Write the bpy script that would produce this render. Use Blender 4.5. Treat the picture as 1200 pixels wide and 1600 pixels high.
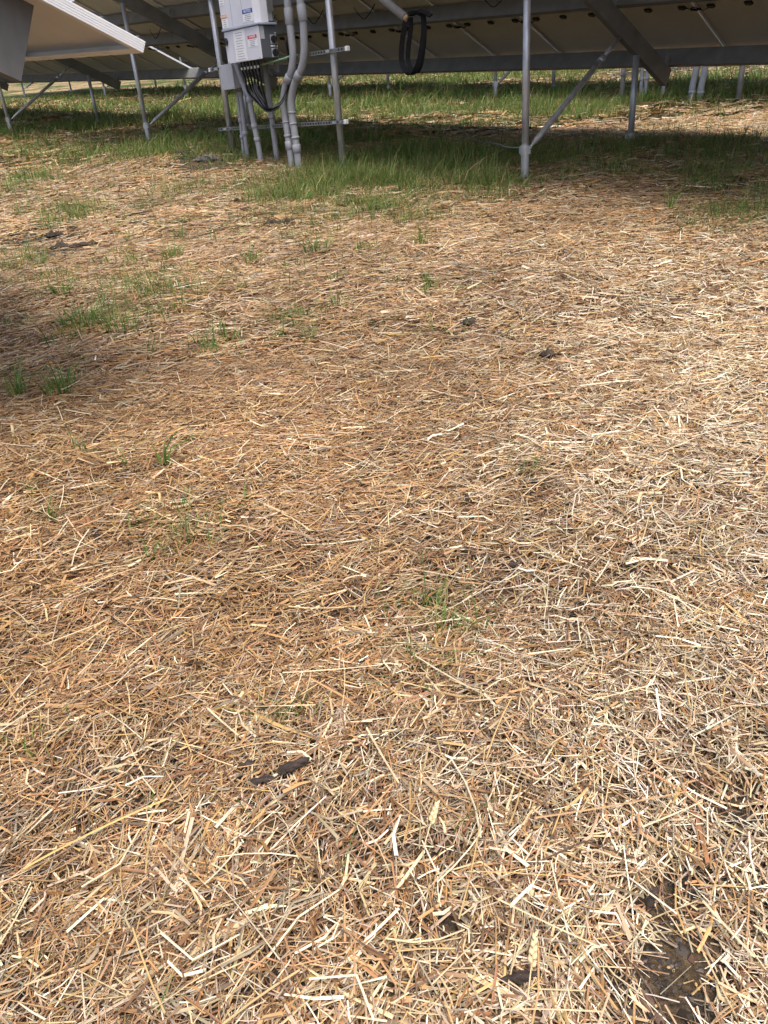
import bpy, math, random
import numpy as np
from mathutils import Matrix, Vector

for o in list(bpy.data.objects):
    bpy.data.objects.remove(o, do_unlink=True)
SC = bpy.context.scene
COL = SC.collection
rng = np.random.default_rng(7)
random.seed(7)

# ------------------------------------------------------------------ camera
CAM_H = 1.5
PITCH, ROLL = math.radians(27.9), math.radians(4.6)
Fw = Vector((0, math.cos(PITCH), -math.sin(PITCH)))
R0 = Vector((1, 0, 0))
U0 = R0.cross(Fw)
Rt = R0 * math.cos(ROLL) - U0 * math.sin(ROLL)
Up = U0 * math.cos(ROLL) + R0 * math.sin(ROLL)
cam_d = bpy.data.cameras.new('camera')
cam = bpy.data.objects.new('camera', cam_d)
COL.objects.link(cam)
cam.matrix_world = Matrix(((Rt.x, Up.x, -Fw.x, 0), (Rt.y, Up.y, -Fw.y, 0), (Rt.z, Up.z, -Fw.z, CAM_H), (0, 0, 0, 1)))
cam_d.sensor_fit = 'VERTICAL'
cam_d.sensor_height = 36
cam_d.lens = 27.045
cam_d.clip_start = 0.05
cam_d.clip_end = 3000
SC.camera = cam

# ------------------------------------------------------------------ sky, sun, exposure
# row direction (u, towards the right and the camera) and across the rows, downhill of the modules (v)
u = np.array([.656, -.755]); u /= np.linalg.norm(u)
v = np.array([-u[1], u[0]])
SUN_EL = math.radians(70)
sx, sy = u * .92 - v * .32
SUN_AZ = math.atan2(sx, sy)
wd = bpy.data.worlds.new('World'); SC.world = wd; wd.use_nodes = True
nt = wd.node_tree; nt.nodes.clear()
wo = nt.nodes.new('ShaderNodeOutputWorld'); bg = nt.nodes.new('ShaderNodeBackground'); sk = nt.nodes.new('ShaderNodeTexSky')
sk.sky_type = 'NISHITA'; sk.sun_disc = False
sk.sun_elevation = SUN_EL; sk.sun_rotation = SUN_AZ
sk.air_density = 1.0; sk.dust_density = 6.0; sk.ozone_density = 1.0
bg.inputs[1].default_value = 0.15
nt.links.new(sk.outputs[0], bg.inputs[0]); nt.links.new(bg.outputs[0], wo.inputs[0])
sl = bpy.data.lights.new('sun', 'SUN'); sl.energy = 1.3; sl.angle = math.radians(22.0); sl.color = (1, .95, .87)
so = bpy.data.objects.new('sun', sl); COL.objects.link(so)
sd = Vector((math.sin(SUN_AZ) * math.cos(SUN_EL), math.cos(SUN_AZ) * math.cos(SUN_EL), math.sin(SUN_EL)))
so.rotation_euler = sd.to_track_quat('Z', 'Y').to_euler(); so.location = sd * 50
vs = SC.view_settings
vs.view_transform = 'Standard'; vs.look = 'None'; vs.exposure = 0.76; vs.gamma = 1.0; vs.use_curve_mapping = False
SC.render.engine = 'CYCLES'
SC.cycles.use_denoising = True
SC.cycles.max_bounces = 5; SC.cycles.diffuse_bounces = 3; SC.cycles.caustics_reflective = False; SC.cycles.caustics_refractive = False; SC.cycles.transparent_max_bounces = 4

# ------------------------------------------------------------------ materials
def new_mat(name):
    m = bpy.data.materials.new(name); m.use_nodes = True
    t = m.node_tree; b = t.nodes['Principled BSDF']
    return m, t, b

def noise(t, scale, detail=4, rough=.6, coord='Object', stretch=None):
    tc = t.nodes.new('ShaderNodeTexCoord'); n = t.nodes.new('ShaderNodeTexNoise')
    n.inputs['Scale'].default_value = scale; n.inputs['Detail'].default_value = detail; n.inputs['Roughness'].default_value = rough
    if stretch:
        mp = t.nodes.new('ShaderNodeMapping'); mp.inputs['Scale'].default_value = stretch
        t.links.new(tc.outputs[coord], mp.inputs[0]); t.links.new(mp.outputs[0], n.inputs['Vector'])
    else:
        t.links.new(tc.outputs[coord], n.inputs['Vector'])
    return n

def ramp(t, fac, stops):
    r = t.nodes.new('ShaderNodeValToRGB'); t.links.new(fac, r.inputs[0])
    e = r.color_ramp.elements
    while len(e) < len(stops): e.new(.5)
    for k, (p, c) in enumerate(stops):
        e[k].position = p; e[k].color = (*c, 1)
    return r.outputs[0]

def mixc(t, fac, a, b):
    m = t.nodes.new('ShaderNodeMix'); m.data_type = 'RGBA'
    for s, val in ((m.inputs[0], fac), (m.inputs[6], a), (m.inputs[7], b)):
        if isinstance(val, (int, float)): s.default_value = val
        elif isinstance(val, tuple): s.default_value = (*val, 1)
        else: t.links.new(val, s)
    return m.outputs[2]

def bump(t, b, h, strength, dist=.01):
    n = t.nodes.new('ShaderNodeBump'); n.inputs['Strength'].default_value = strength; n.inputs['Distance'].default_value = dist
    t.links.new(h, n.inputs['Height']); t.links.new(n.outputs[0], b.inputs['Normal'])

def simple(name, c1, c2, scale=8, rough=.5, metal=0., spec=.5, bmp=0., stretch=None):
    m, t, b = new_mat(name)
    n = noise(t, scale, stretch=stretch)
    t.links.new(ramp(t, n.outputs['Fac'], [(.3, c1), (.7, c2)]), b.inputs['Base Color'])
    b.inputs['Roughness'].default_value = rough; b.inputs['Metallic'].default_value = metal
    b.inputs['Specular IOR Level'].default_value = spec
    if bmp:
        bump(t, b, noise(t, scale * 6).outputs['Fac'], bmp, .002)
    return m

M = {}
M['galv'] = simple('galvanised_steel', (.38, .39, .41), (.64, .65, .67), 17, .42, .5, .5, .2, (1, 1, .35))
M['galv_rail'] = simple('rail_steel', (.20, .21, .22), (.30, .31, .32), 9, .5, .3, .4, .1)
M['galv_dark'] = simple('galvanised_beam', (.20, .20, .198), (.27, .27, .268), 5, .6, .1, .3, .1)
M['alu'] = simple('aluminium_frame', (.76, .77, .79), (.84, .85, .87), 5, .4, .0, .5)
M['galv_shaded'] = simple('shaded_zinc', (.11, .11, .11), (.19, .19, .185), 6, .6, .1, .35, .1, (1, 1, .3))  # darker copy of the beam steel, shade put into the near rafters' colour
M['alu_bright'] = simple('clear_anodised_aluminium', (.80, .81, .83), (.86, .87, .88), 5, .45, .0, .5)
M['backsheet'] = simple('module_backsheet', (.70, .70, .69), (.78, .78, .77), 1.6, .55, 0, .3)
M['glass'] = simple('module_glass', (.010, .013, .03), (.014, .018, .04), 3, .12, 0, .6)
M['black'] = simple('black_plastic', (.010, .010, .011), (.02, .02, .02), 20, .45)
M['black_cable'] = simple('black_cable_jacket', (.008, .008, .009), (.014, .014, .016), 30, .75, 0, .15)
M['grey_cable'] = simple('grey_cable_jacket', (.06, .06, .07), (.11, .11, .12), 30, .5)
M['pvc'] = simple('grey_pvc', (.30, .31, .34), (.37, .38, .41), 6, .45, 0, .4, .05)
M['paint'] = simple('pale_grey_paint', (.60, .62, .70), (.68, .70, .76), 3, .4, 0, .4)
M['paint_trim'] = simple('blue_grey_trim', (.28, .33, .42), (.34, .38, .46), 5, .4)
M['slate'] = simple('dark_slate_paint', (.075, .085, .10), (.10, .11, .125), 4, .4)
M['box_grey'] = simple('light_grey_box_paint', (.38, .40, .45), (.44, .45, .50), 4, .45)
M['white_plastic'] = simple('white_plastic', (.78, .78, .78), (.85, .85, .84), 5, .4)
M['sticker'] = simple('white_sticker', (.80, .81, .84), (.84, .85, .87), 30, .5)
M['ink'] = simple('grey_print', (.25, .26, .30), (.35, .36, .40), 60, .6)
M['blue'] = simple('blue_print', (.015, .06, .30), (.02, .075, .34), 9, .5)
M['red'] = simple('red_print', (.50, .02, .05), (.58, .03, .06), 9, .5)
M['orange'] = simple('orange_print', (.55, .19, .04), (.62, .24, .05), 9, .5)
M['green_wire'] = simple('green_wire_jacket', (.18, .38, .20), (.26, .48, .27), 20, .5)
M['brass'] = simple('rusty_pipe_end', (.28, .18, .09), (.40, .27, .14), 30, .7)
M['bark'] = simple('charred_bark', (.022, .017, .015), (.075, .055, .045), 30, .8, 0, .2, .8, (1, 4, 1))
M['stone'] = simple('grey_stone', (.10, .10, .105), (.17, .165, .16), 25, .85, 0, .2, .4)
M['red_stone'] = simple('reddish_stone', (.12, .075, .055), (.18, .12, .09), 40, .8, 0, .2, .4)
M['grain'] = simple('golden_grain', (.42, .26, .09), (.55, .37, .15), 60, .5)
M['ear'] = simple('wheat_ear', (.52, .40, .21), (.70, .58, .36), 60, .6)
M['clod'] = simple('dark_soil_clod', (.035, .028, .023), (.085, .068, .054), 30, .95, 0, .1, .8)

def attr_mat(name, rough, transl, spec=.3):
    m, t, b = new_mat(name)
    a = t.nodes.new('ShaderNodeAttribute'); a.attribute_name = 'col'
    t.links.new(a.outputs['Color'], b.inputs['Base Color'])
    b.inputs['Roughness'].default_value = rough; b.inputs['Specular IOR Level'].default_value = spec
    if transl:
        tr = t.nodes.new('ShaderNodeBsdfTranslucent'); t.links.new(a.outputs['Color'], tr.inputs[0])
        mx = t.nodes.new('ShaderNodeMixShader'); mx.inputs[0].default_value = transl
        out = t.nodes['Material Output']
        t.links.new(b.outputs[0], mx.inputs[1]); t.links.new(tr.outputs[0], mx.inputs[2]); t.links.new(mx.outputs[0], out.inputs[0])
    return m
M['straw'] = attr_mat('straw', .5, 0, .45)
M['grass'] = attr_mat('grass_blade', .45, .38, .35)

def ground_mat():
    m, t, b = new_mat('soil_and_thatch')
    n1 = noise(t, 9, 8, .7); n2 = noise(t, 60, 6, .7); n3 = noise(t, .5, 5, .65); n4 = noise(t, 4, 8, .75, stretch=(1, 2.2, 1))
    soil = ramp(t, n2.outputs['Fac'], [(.3, (.034, .029, .024)), (.55, (.066, .056, .047)), (.8, (.12, .104, .088))])
    thatch = ramp(t, n2.outputs['Fac'], [(.3, (.04, .028, .018)), (.5, (.11, .078, .046)), (.75, (.24, .17, .10))])
    sel = t.nodes.new('ShaderNodeMath'); sel.operation = 'GREATER_THAN'; sel.inputs[1].default_value = .48
    t.links.new(n1.outputs['Fac'], sel.inputs[0])
    near = mixc(t, sel.outputs[0], soil, thatch)
    tan = ramp(t, n4.outputs['Fac'], [(.3, (.20, .135, .075)), (.5, (.36, .25, .145)), (.7, (.46, .34, .21))])
    green = ramp(t, n4.outputs['Fac'], [(.3, (.035, .055, .015)), (.7, (.085, .13, .035))])
    gsel = ramp(t, n3.outputs['Fac'], [(.42, (0, 0, 0)), (.56, (1, 1, 1))])
    far = mixc(t, gsel, tan, green)
    tc = t.nodes.new('ShaderNodeTexCoord'); sp = t.nodes.new('ShaderNodeSeparateXYZ'); t.links.new(tc.outputs['Object'], sp.inputs[0])
    mr = t.nodes.new('ShaderNodeMapRange'); mr.inputs[1].default_value = 12; mr.inputs[2].default_value = 18
    t.links.new(sp.outputs['Y'], mr.inputs[0])
    t.links.new(mixc(t, mr.outputs[0], near, far), b.inputs['Base Color'])
    b.inputs['Roughness'].default_value = .95; b.inputs['Specular IOR Level'].default_value = .1
    bump(t, b, n2.outputs['Fac'], 1.0, .02)
    return m
M['ground'] = ground_mat()

# ------------------------------------------------------------------ terrain
SL = math.tan(math.radians(4.2))
def g(x, y):
    x = np.asarray(x, float); y = np.asarray(y, float)
    z = SL * np.where(y < 60, y, 60 + 40 * (1 - np.exp(-(np.maximum(y, 60) - 60) / 40)))
    z = z + .17 * np.exp(-((x + 2.3) / 1.7) ** 2 - ((y - 13.0) / 1.9) ** 2)
    z = z + .10 * np.exp(-((x - 3.55) / .75) ** 2 - ((y - 10.3) / .8) ** 2)
    z = z - .05 * np.exp(-((x + 6.3) / 1.6) ** 2 - ((y - 21.8) / 1.6) ** 2)
    z = z + .012 * np.sin(x * 2.1 + .6 * y) * np.sin(y * 1.7 + .4) + .008 * np.sin(x * 4.3 - 1.1 * y + 1) + .006 * np.sin(y * 5.1 + x * 1.3)
    return z

def bare(x, y):
    """1 where the straw is worn away to soil"""
    E = [(.46, .82, .115, .11), (.70, 1.13, .06, .045), (.42, .76, .09, .07), (-3.25, 7.95, .62, .50), (-2.60, 7.25, .34, .26), (-2.1, 11.75, .75, 1.0), (.52, .98, .06, .05),
         (.58, 4.49, .06, .06), (.93, 3.82, .07, .05), (.3, 2.51, .03, .05), (.45, .95, .05, .03), (.06, 1.11, .05, .03), (-.31, 1.21, .04, .02)]
    r = np.zeros_like(x)
    for k, (ex, ey, rx, ry) in enumerate(E):
        d = np.hypot((x - ex) / rx, (y - ey) / ry)
        w = .25 * np.sin(x * 31 / (rx * 12) + k) * np.sin(y * 27 / (ry * 12) + 2 * k)
        r = np.maximum(r, np.clip(1.35 - d + w, 0, 1))
    return r

GR = [(-1.9, 12.9, 1.5, .7, .75), (3.7, 7.9, .5, .8, .6), (3.1, 6.6, .45, .5, .45), (1.0, 9.0, .9, .5, .75), (4.3, 9.2, .5, .7, .5), (-3.6, 12.6, .8, .5, .4), (-.5, 7.9, .5, .35, .4), (2.2, 17.4, 3.2, .8, .7), (7.5, 16.4, 1.6, .7, .9), (.01, 9.92, 1.14, 1.02, 1), (-.82, 13.03, 1.18, 1.08, .9), (.69, 10.85, .91, .99, 1), (-2.38, 14.21, 1.71, .81, .9), (-4.86, 20.66, 4.57, 1.29, .9), (1.25, 10.02, .62, .66, .8),
      (-.85, 9.14, .35, .32, .7), (.25, 8.24, .51, .46, .7), (.56, 7.36, .35, .21, .35), (3.35, 7.24, .34, .42, .5), (2.82, 6.37, .31, .25, .35), (3.36, 9.9, 1.0, .75, .45), (2.5, 9.25, .9, .5, .6), (1.2, 8.3, .7, .4, .4), (2.2, 10.3, .9, .6, .6),
      (1.35, 20.12, 4.46, 1.58, 1), (3.9, 14.98, .9, .9, .8), (5.36, 16.04, 2.4, .68, .9), (1.59, 14.41, 1.3, .46, .5), (-3.7, 23.11, 2.71, 1.84, .9), (-9, 27.59, 2.21, 1.62, .7), (.25, 26.06, 7.64, 1.45, .8),
      (8.12, 18.9, 1.4, 1.56, .8), (-8.27, 32.93, 4.78, 1.37, .5), (2.04, 29.87, 6.55, 1.51, .7), (4.6, 10.14, .47, .29, .4), (-5.71, 15.56, 1.39, 1.08, .25), (-1.74, 5.13, .16, .3, .4), (-2.19, 5.91, .2, .25, .3),
      (-2.94, 6.78, .22, .24, .5), (-3.13, 9.11, .33, .4, .35), (-4.66, 11.94, .36, .5, .4), (-1.77, 6.14, .34, .18, .3), (-1.56, 5.62, .27, .16, .3), (-.62, 8.97, .42, .38, .4), (-1.97, 9.97, .61, .37, .3), (-.03, 7.18, .51, .26, .12),
      (-.72, 2.42, .10, .14, .3), (.11, 1.92, .12, .17, .38), (.13, 1.68, .1, .1, .2), (-.88, 2.55, .08, .10, .25), (-1.45, 2.85, .09, .08, .3), (.1, 5.99, .19, .09, .12), (1.5, 8.05, .44, .16, .2), (-.97, 1.47, .06, .04, .35), (-.31, 1.51, .07, .04, .2), (.58, 2.68, .12, .08, .2), (-.6, 1.28, .07, .05, .2), (-.75, .95, .06, .05, .2)]
def green(x, y):
    r = np.zeros_like(x)
    for k, (ex, ey, rx, ry, d) in enumerate(GR):
        q = np.hypot((x - ex) / rx, (y - ey) / ry)
        q = q + .22 * np.sin(x * 4.3 / min(rx, 1) * .7 + k) * np.cos(y * 3.7 / min(ry, 1) * .7 + 2 * k)
        r = np.maximum(r, d * np.clip(1.5 - .85 * q, 0, 1))
    return r

# ------------------------------------------------------------------ builders
def tag(o, label, cat, group=None, kind=None):
    if label: o['label'] = label
    if cat: o['category'] = cat
    if group: o['group'] = group
    if kind: o['kind'] = kind
    return o

def empty(name, loc, label, cat, group=None):
    o = bpy.data.objects.new(name, None); COL.objects.link(o); o.location = loc
    o.empty_display_size = .1
    return tag(o, label, cat, group)

def root_loc(o):
    l = Vector((0, 0, 0))
    while o is not None:
        l += o.location; o = o.parent
    return l

class MB:
    """collects verts and faces in world space; build() links them as one mesh under a parent"""
    def __init__(s): s.v = []; s.f = []
    def add(s, vs_, fs):
        b = len(s.v); s.v += [tuple(p) for p in vs_]; s.f += [tuple(i + b for i in f) for f in fs]; return s
    def box(s, c, ax, ay, az, hx, hy, hz, bev=0.):
        c = np.asarray(c, float); ax, ay, az = (np.asarray(q, float) for q in (ax, ay, az))
        if bev <= 0:
            P = [c + ax * hx * i + ay * hy * j + az * hz * k for k in (-1, 1) for j in (-1, 1) for i in (-1, 1)]
            return s.add(P, [(0, 2, 3, 1), (4, 5, 7, 6), (0, 1, 5, 4), (2, 6, 7, 3), (0, 4, 6, 2), (1, 3, 7, 5)])
        # bevel along the z edges and at top and bottom rims
        ring = [(-hx + bev, -hy), (hx - bev, -hy), (hx, -hy + bev), (hx, hy - bev), (hx - bev, hy), (-hx + bev, hy), (-hx, hy - bev), (-hx, -hy + bev)]
        lv = [(-hz, bev), (-hz + bev, 0), (hz - bev, 0), (hz, bev)]
        P = []
        for z, ins in lv:
            for (x, y) in ring:
                xx = x - math.copysign(min(ins, abs(x)), x); yy = y - math.copysign(min(ins, abs(y)), y)
                P.append(c + ax * xx + ay * yy + az * z)
        F = [tuple(range(7, -1, -1)), tuple(range(24, 32))]
        for l in range(3):
            for k in range(8):
                F.append((l * 8 + k, l * 8 + (k + 1) % 8, l * 8 + 8 + (k + 1) % 8, l * 8 + 8 + k))
        return s.add(P, F)
    def tube(s, path, r, n=12, cap=True):
        path = [np.asarray(p, float) for p in path]; m = len(path)
        rs = r if hasattr(r, '__len__') else [r] * m
        t0 = path[1] - path[0]; t0 /= np.linalg.norm(t0)
        ref = np.array([0, 0, 1.]) if abs(t0[2]) < .9 else np.array([1., 0, 0])
        nx = np.cross(ref, t0); nx /= np.linalg.norm(nx)
        P = []
        for i in range(m):
            t = path[min(i + 1, m - 1)] - path[max(i - 1, 0)]; t = t / np.linalg.norm(t)
            nx = nx - t * (nx @ t); nx /= np.linalg.norm(nx); ny = np.cross(t, nx)
            for k in range(n):
                a = 2 * math.pi * k / n
                P.append(path[i] + (nx * math.cos(a) + ny * math.sin(a)) * rs[i])
        F = []
        for i in range(m - 1):
            for k in range(n):
                F.append((i * n + k, i * n + (k + 1) % n, (i + 1) * n + (k + 1) % n, (i + 1) * n + k))
        if cap:
            F.append(tuple(range(n - 1, -1, -1))); F.append(tuple(range((m - 1) * n, m * n)))
        return s.add(P, F)
    def build(s, name, mat, parent=None, smooth=False, label=None):
        l = root_loc(parent) if parent is not None else Vector((0, 0, 0))
        me = bpy.data.meshes.new(name)
        me.from_pydata([(p[0] - l.x, p[1] - l.y, p[2] - l.z) for p in s.v], [], s.f)
        me.materials.append(M[mat] if isinstance(mat, str) else mat)
        if smooth:
            me.polygons.foreach_set('use_smooth', [len(f) == 4 for f in s.f])
        me.update()
        o = bpy.data.objects.new(name, me); COL.objects.link(o); o.parent = parent
        if label: o['label'] = label
        return o

def smooth_path(P, k=6):
    P = [np.asarray(p, float) for p in P]; out = []
    Q = [2 * P[0] - P[1]] + P + [2 * P[-1] - P[-2]]
    for i in range(1, len(Q) - 2):
        for j in range(k):
            t = j / k; a, b, c, d = Q[i - 1], Q[i], Q[i + 1], Q[i + 2]
            out.append(.5 * ((2 * b) + (-a + c) * t + (2 * a - 5 * b + 4 * c - d) * t * t + (-a + 3 * b - 3 * c + d) * t ** 3))
    out.append(P[-1]); return out

Z = np.array([0, 0, 1.])
U3 = np.array([u[0], u[1], -.0554]); U3 /= np.linalg.norm(U3)
V3 = np.array([v[0], v[1], -.466]); V3 /= np.linalg.norm(V3)
V3 = V3 - U3 * (V3 @ U3); V3 /= np.linalg.norm(V3)
W3 = -V3                                                  # up the slope of the modules
N3 = np.cross(U3, W3); N3 = N3 if N3[2] > 0 else -N3
F1 = np.array([1.86, 9.15])

# ------------------------------------------------------------------ the ground
def axis(fine0, fine1, step, lo, hi):
    a = list(np.arange(fine0, fine1 + 1e-6, step)); s = step; x = a[-1]
    while x < hi: s *= 1.35; x += s; a.append(x)
    s = step; x = a[0]
    while x > lo: s *= 1.35; x -= s; a.insert(0, x)
    return np.array(a)
gx = axis(-7, 7, .1, -500, 500); gy = axis(-.5, 16, .1, -400, 600)
X, Y = np.meshgrid(gx, gy)
nx_, ny_ = len(gx), len(gy)
me = bpy.data.meshes.new('ground')
vv = np.stack([X, Y, g(X, Y)], -1).reshape(-1, 3)
ii = (np.arange(ny_ - 1)[:, None] * nx_ + np.arange(nx_ - 1)[None, :]).ravel()
ff = np.stack([ii, ii + 1, ii + nx_ + 1, ii + nx_], 1)
def fast_mesh(me, verts, quads, mat, col=None, smooth=True):
    verts = np.ascontiguousarray(verts, np.float32); quads = np.ascontiguousarray(quads, np.int32)
    k = quads.shape[1]
    me.vertices.add(len(verts)); me.vertices.foreach_set('co', verts.ravel())
    me.loops.add(quads.size); me.loops.foreach_set('vertex_index', quads.ravel())
    me.polygons.add(len(quads)); me.polygons.foreach_set('loop_start', np.arange(0, quads.size, k, dtype=np.int32))
    me.polygons.foreach_set('use_smooth', np.full(len(quads), smooth))
    if col is not None:
        a = me.attributes.new('col', 'FLOAT_COLOR', 'POINT')
        c4 = np.ones((len(verts), 4), np.float32); c4[:, :3] = col; a.data.foreach_set('color', c4.ravel())
    me.materials.append(mat); me.update(calc_edges=True); me.validate()
fast_mesh(me, vv, ff, M['ground'])
gob = bpy.data.objects.new('ground', me); COL.objects.link(gob)
tag(gob, 'gently rising soil under the straw and grass', 'ground', kind='structure')

# ------------------------------------------------------------------ solar tables
PITCH_A, MOD_W, MOD_L, FR = 1.18, 1.172, 2.45, .035

def mod_meshes(fr, ribs=0, lip=.018):
    """laminate, frame and junction box in module axes: x along the row, y up the slope, z out of the face, z=0 at the frame's foot"""
    hx, hy = MOD_W / 2, MOD_L / 2
    lam = MB(); e = np.eye(3)
    lam.box((0, 0, fr - .005), e[0], e[1], e[2], hx - .004, hy - .004, .003)
    f = MB(); w = .0025
    for sgn in (-1, 1):
        f.box((sgn * (hx - w), 0, fr / 2), e[0], e[1], e[2], w, hy, fr / 2)
        f.box((sgn * (hx - lip / 2 - 2 * w), 0, .0015), e[0], e[1], e[2], lip / 2, hy - 2 * w, .0015)
        f.box((0, sgn * (hy - w), fr / 2), e[0], e[1], e[2], hx - 2 * w, w, fr / 2)
        f.box((0, sgn * (hy - lip / 2 - 2 * w), .0015), e[0], e[1], e[2], hx - 2 * w - lip, lip / 2, .0015)
        if ribs:
            for k in range(ribs):
                z = fr * (k + .5) / ribs
                f.box((sgn * (hx + .0012), 0, z), e[0], e[1], e[2], .0012, hy, fr / ribs * .3)
    return lam, f

def plain_mesh(mb, name, *mats, top_faces=None):
    m = bpy.data.meshes.new(name); m.from_pydata(mb.v, [], mb.f)
    for q in mats: m.materials.append(M[q])
    if top_faces:
        for k in top_faces: m.polygons[k].material_index = 1
    m.update(); return m

_l, _f = mod_meshes(FR)
ME_LAM = plain_mesh(_l, 'laminate', 'backsheet', 'glass', top_faces=[1])
ME_FRAME = plain_mesh(_f, 'module_frame', 'alu')
_b = MB(); e3 = np.eye(3)
_b.box((0, 0, FR - .022), e3[0], e3[1], e3[2], .045, .030, .013, .008); _b.box((.0, -.035, FR - .019), e3[0], e3[1], e3[2], .012, .012, .008)
ME_JBOX = plain_mesh(_b, 'junction_box', 'black')
_c = MB()
_c.tube(smooth_path([(.46, 0, .018), (.50, -.02, .004), (.56, .03, -.012), (.60, .05, -.014), (.66, -.03, -.010), (.72, -.035, .012), (.76, 0, .018)], 4), .0045, 6)
_c.tube([(.535, .0, -.012), (.60, -.01, -.014), (.655, .0, -.012)], [.010, .012, .009], 6)
ME_CABLE = plain_mesh(_c, 'module_cable', 'black_cable')

def frame_matrix(O, P, ax, ay, az):
    p = np.asarray(P) - np.asarray(O)
    return Matrix(((ax[0], ay[0], az[0], p[0]), (ax[1], ay[1], az[1], p[1]), (ax[2], ay[2], az[2], p[2]), (0, 0, 0, 1)))

def link(name, me, parent, mat=None):
    o = bpy.data.objects.new(name, me); COL.objects.link(o); o.parent = parent
    if mat is not None: o.matrix_local = mat
    return o

def channel(mb, P0, P1, web_n, up, depth, flange, t):
    """C channel from P0 to P1: its web in the plane (axis, up) with outer normal web_n, flanges pointing away from web_n. P is the top outer corner line"""
    P0 = np.asarray(P0, float); P1 = np.asarray(P1, float)
    ax = P1 - P0; L = np.linalg.norm(ax); ax /= L
    mid = (P0 + P1) / 2
    mb.box(mid - up * depth / 2 - web_n * t / 2, ax, web_n, up, L / 2, t / 2, depth / 2)
    for z in (t / 2, depth - t / 2):
        mb.box(mid - up * z - web_n * (t + flange / 2), ax, web_n, up, L / 2, flange / 2, t / 2)
    for z in (.5, -.5):
        mb.box(mid - up * (depth / 2 - z * (depth - 2 * t - .022)) - web_n * (t + flange - t / 2), ax, web_n, up, L / 2, t / 2, .011)

def solar_table(O, supports, cols, label, group, full=(0, 0), qF=3.24, qB=.82, braces=True, purlin_span=None, gap=None):
    """O: world point of the lower end of the rafter (top edge) at a=0"""
    O = np.asarray(O, float)
    a_mid = 0
    base = (O[0], O[1], float(g(O[0], O[1])))
    t = empty('solar_table', base, label, 'solar table', group)
    pt = lambda a, q, h=0.: O + U3 * a + W3 * q + N3 * h
    # purlins
    a0, a1 = purlin_span or (cols[0] * PITCH_A - .5, cols[-1] * PITCH_A + .6)
    for q in (.12, 1.56, 2.34, 3.78):
        mb = MB(); channel(mb, pt(a0, q, .197), pt(a1, q, .197), W3, N3, .195, .06, .004)
        mb.build('purlin', 'galv_dark', t)
    # rafters, legs and braces
    for a in supports:
        mb = MB(); channel(mb, pt(a, 0), pt(a, 4.4), U3, N3, .2, .07, .006)
        raf = mb.build('rafter', 'galv_dark', t)
        br_ends = []
        for q, nm in ((qF, 'leg'), (qB, 'leg')):
            top = pt(a - .03, q, -.19); x, y = top[0], top[1]; zb = float(g(x, y))
            mb = MB(); mb.tube([(x, y, zb - .1), (x, y, top[2])], .038, 14)
            lg = mb.build(nm, 'galv', t, True)
            hc = .30 if q == qF else .05
            c = MB(); c.tube([(x, y, zb - .05), (x, y, zb + hc - .05)], .043, 14); c.tube([(x, y, zb + hc - .05), (x, y, zb + hc + .045)], .051, 14)
            c.box((x, y, zb + hc - .002), np.r_[u, 0], np.r_[v, 0], Z, .072, .010, .036)
            c.build('ground_sleeve', 'galv', lg, False)
            bolt = MB(); bolt.tube([(x + u[0] * .05, y + u[1] * .05, zb + hc + .02), (x + u[0] * .085, y + u[1] * .085, zb + hc + .02)], .011, 6)
            bolt.build('bolt', 'galv', lg)
            if q == qF: br_ends.append((x, y, zb + hc))
        if braces:
            A = np.array(br_ends[0]) + np.r_[v, 0] * .06; B = pt(a - .03, 1.27, -.2)
            d = (B - A); L = np.linalg.norm(d); d /= L
            mb = MB(); mb.tube([A, A + d * .08, A + d * .14, A + d * L * .80], [.012, .014, .031, .031], 12)
            br = mb.build('brace', 'galv', t, True)
            mb = MB(); mb.tube([A + d * L * .79, B], .024, 12); mb.build('inner_tube', 'galv', br, True)
            mb = MB(); mb.tube([A + d * L * .77, A + d * L * .815], .037, 12); mb.build('collar', 'galv', br, True)
        # bolted cleats under the purlins
        for q in (.12, 1.56, 2.34, 3.78):
            mb = MB(); mb.box(pt(a + .010, q + .06, .04), U3, W3, N3, .004, .045, .055)
            mb.build('purlin_cleat', 'galv', raf)
    # modules
    for c in cols:
        for lo in (0, 1):
            ac = c * PITCH_A + .05
            if gap is not None and ac < gap: ac = gap - MOD_W / 2 - PITCH_A * math.floor((gap - ac) / PITCH_A)
            ctr = pt(ac, -.35 + MOD_L / 2 + lo * (MOD_L + .02), .2)
            m = link('solar_module', ME_LAM, t, frame_matrix(base, ctr, U3, W3, N3))
            link('frame', ME_FRAME, m)
            if full[0] <= c <= full[1]:
                for dx in (-.42, 0, .42):
                    link('junction_box', ME_JBOX, m, Matrix.Translation((dx, .125, 0)))
                link('module_cable', ME_CABLE, m, Matrix.Translation((0, .125, 0)))
    if full[0] < full[1]:
        for a in (-10.1, -6.4, -5.2, -4.05, -1.65, .65, 1.85):
            P = [pt(a - .28, 1.74, .19), pt(a - .16, 1.72, .10), pt(a, 1.72, .02), pt(a + .12, 1.74, .09), pt(a + .2, 1.76, .19)]
            mb = MB(); mb.tube(smooth_path(P, 4), .006, 6); mb.build('string_cable', 'black_cable', t, True)
    return t

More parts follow.
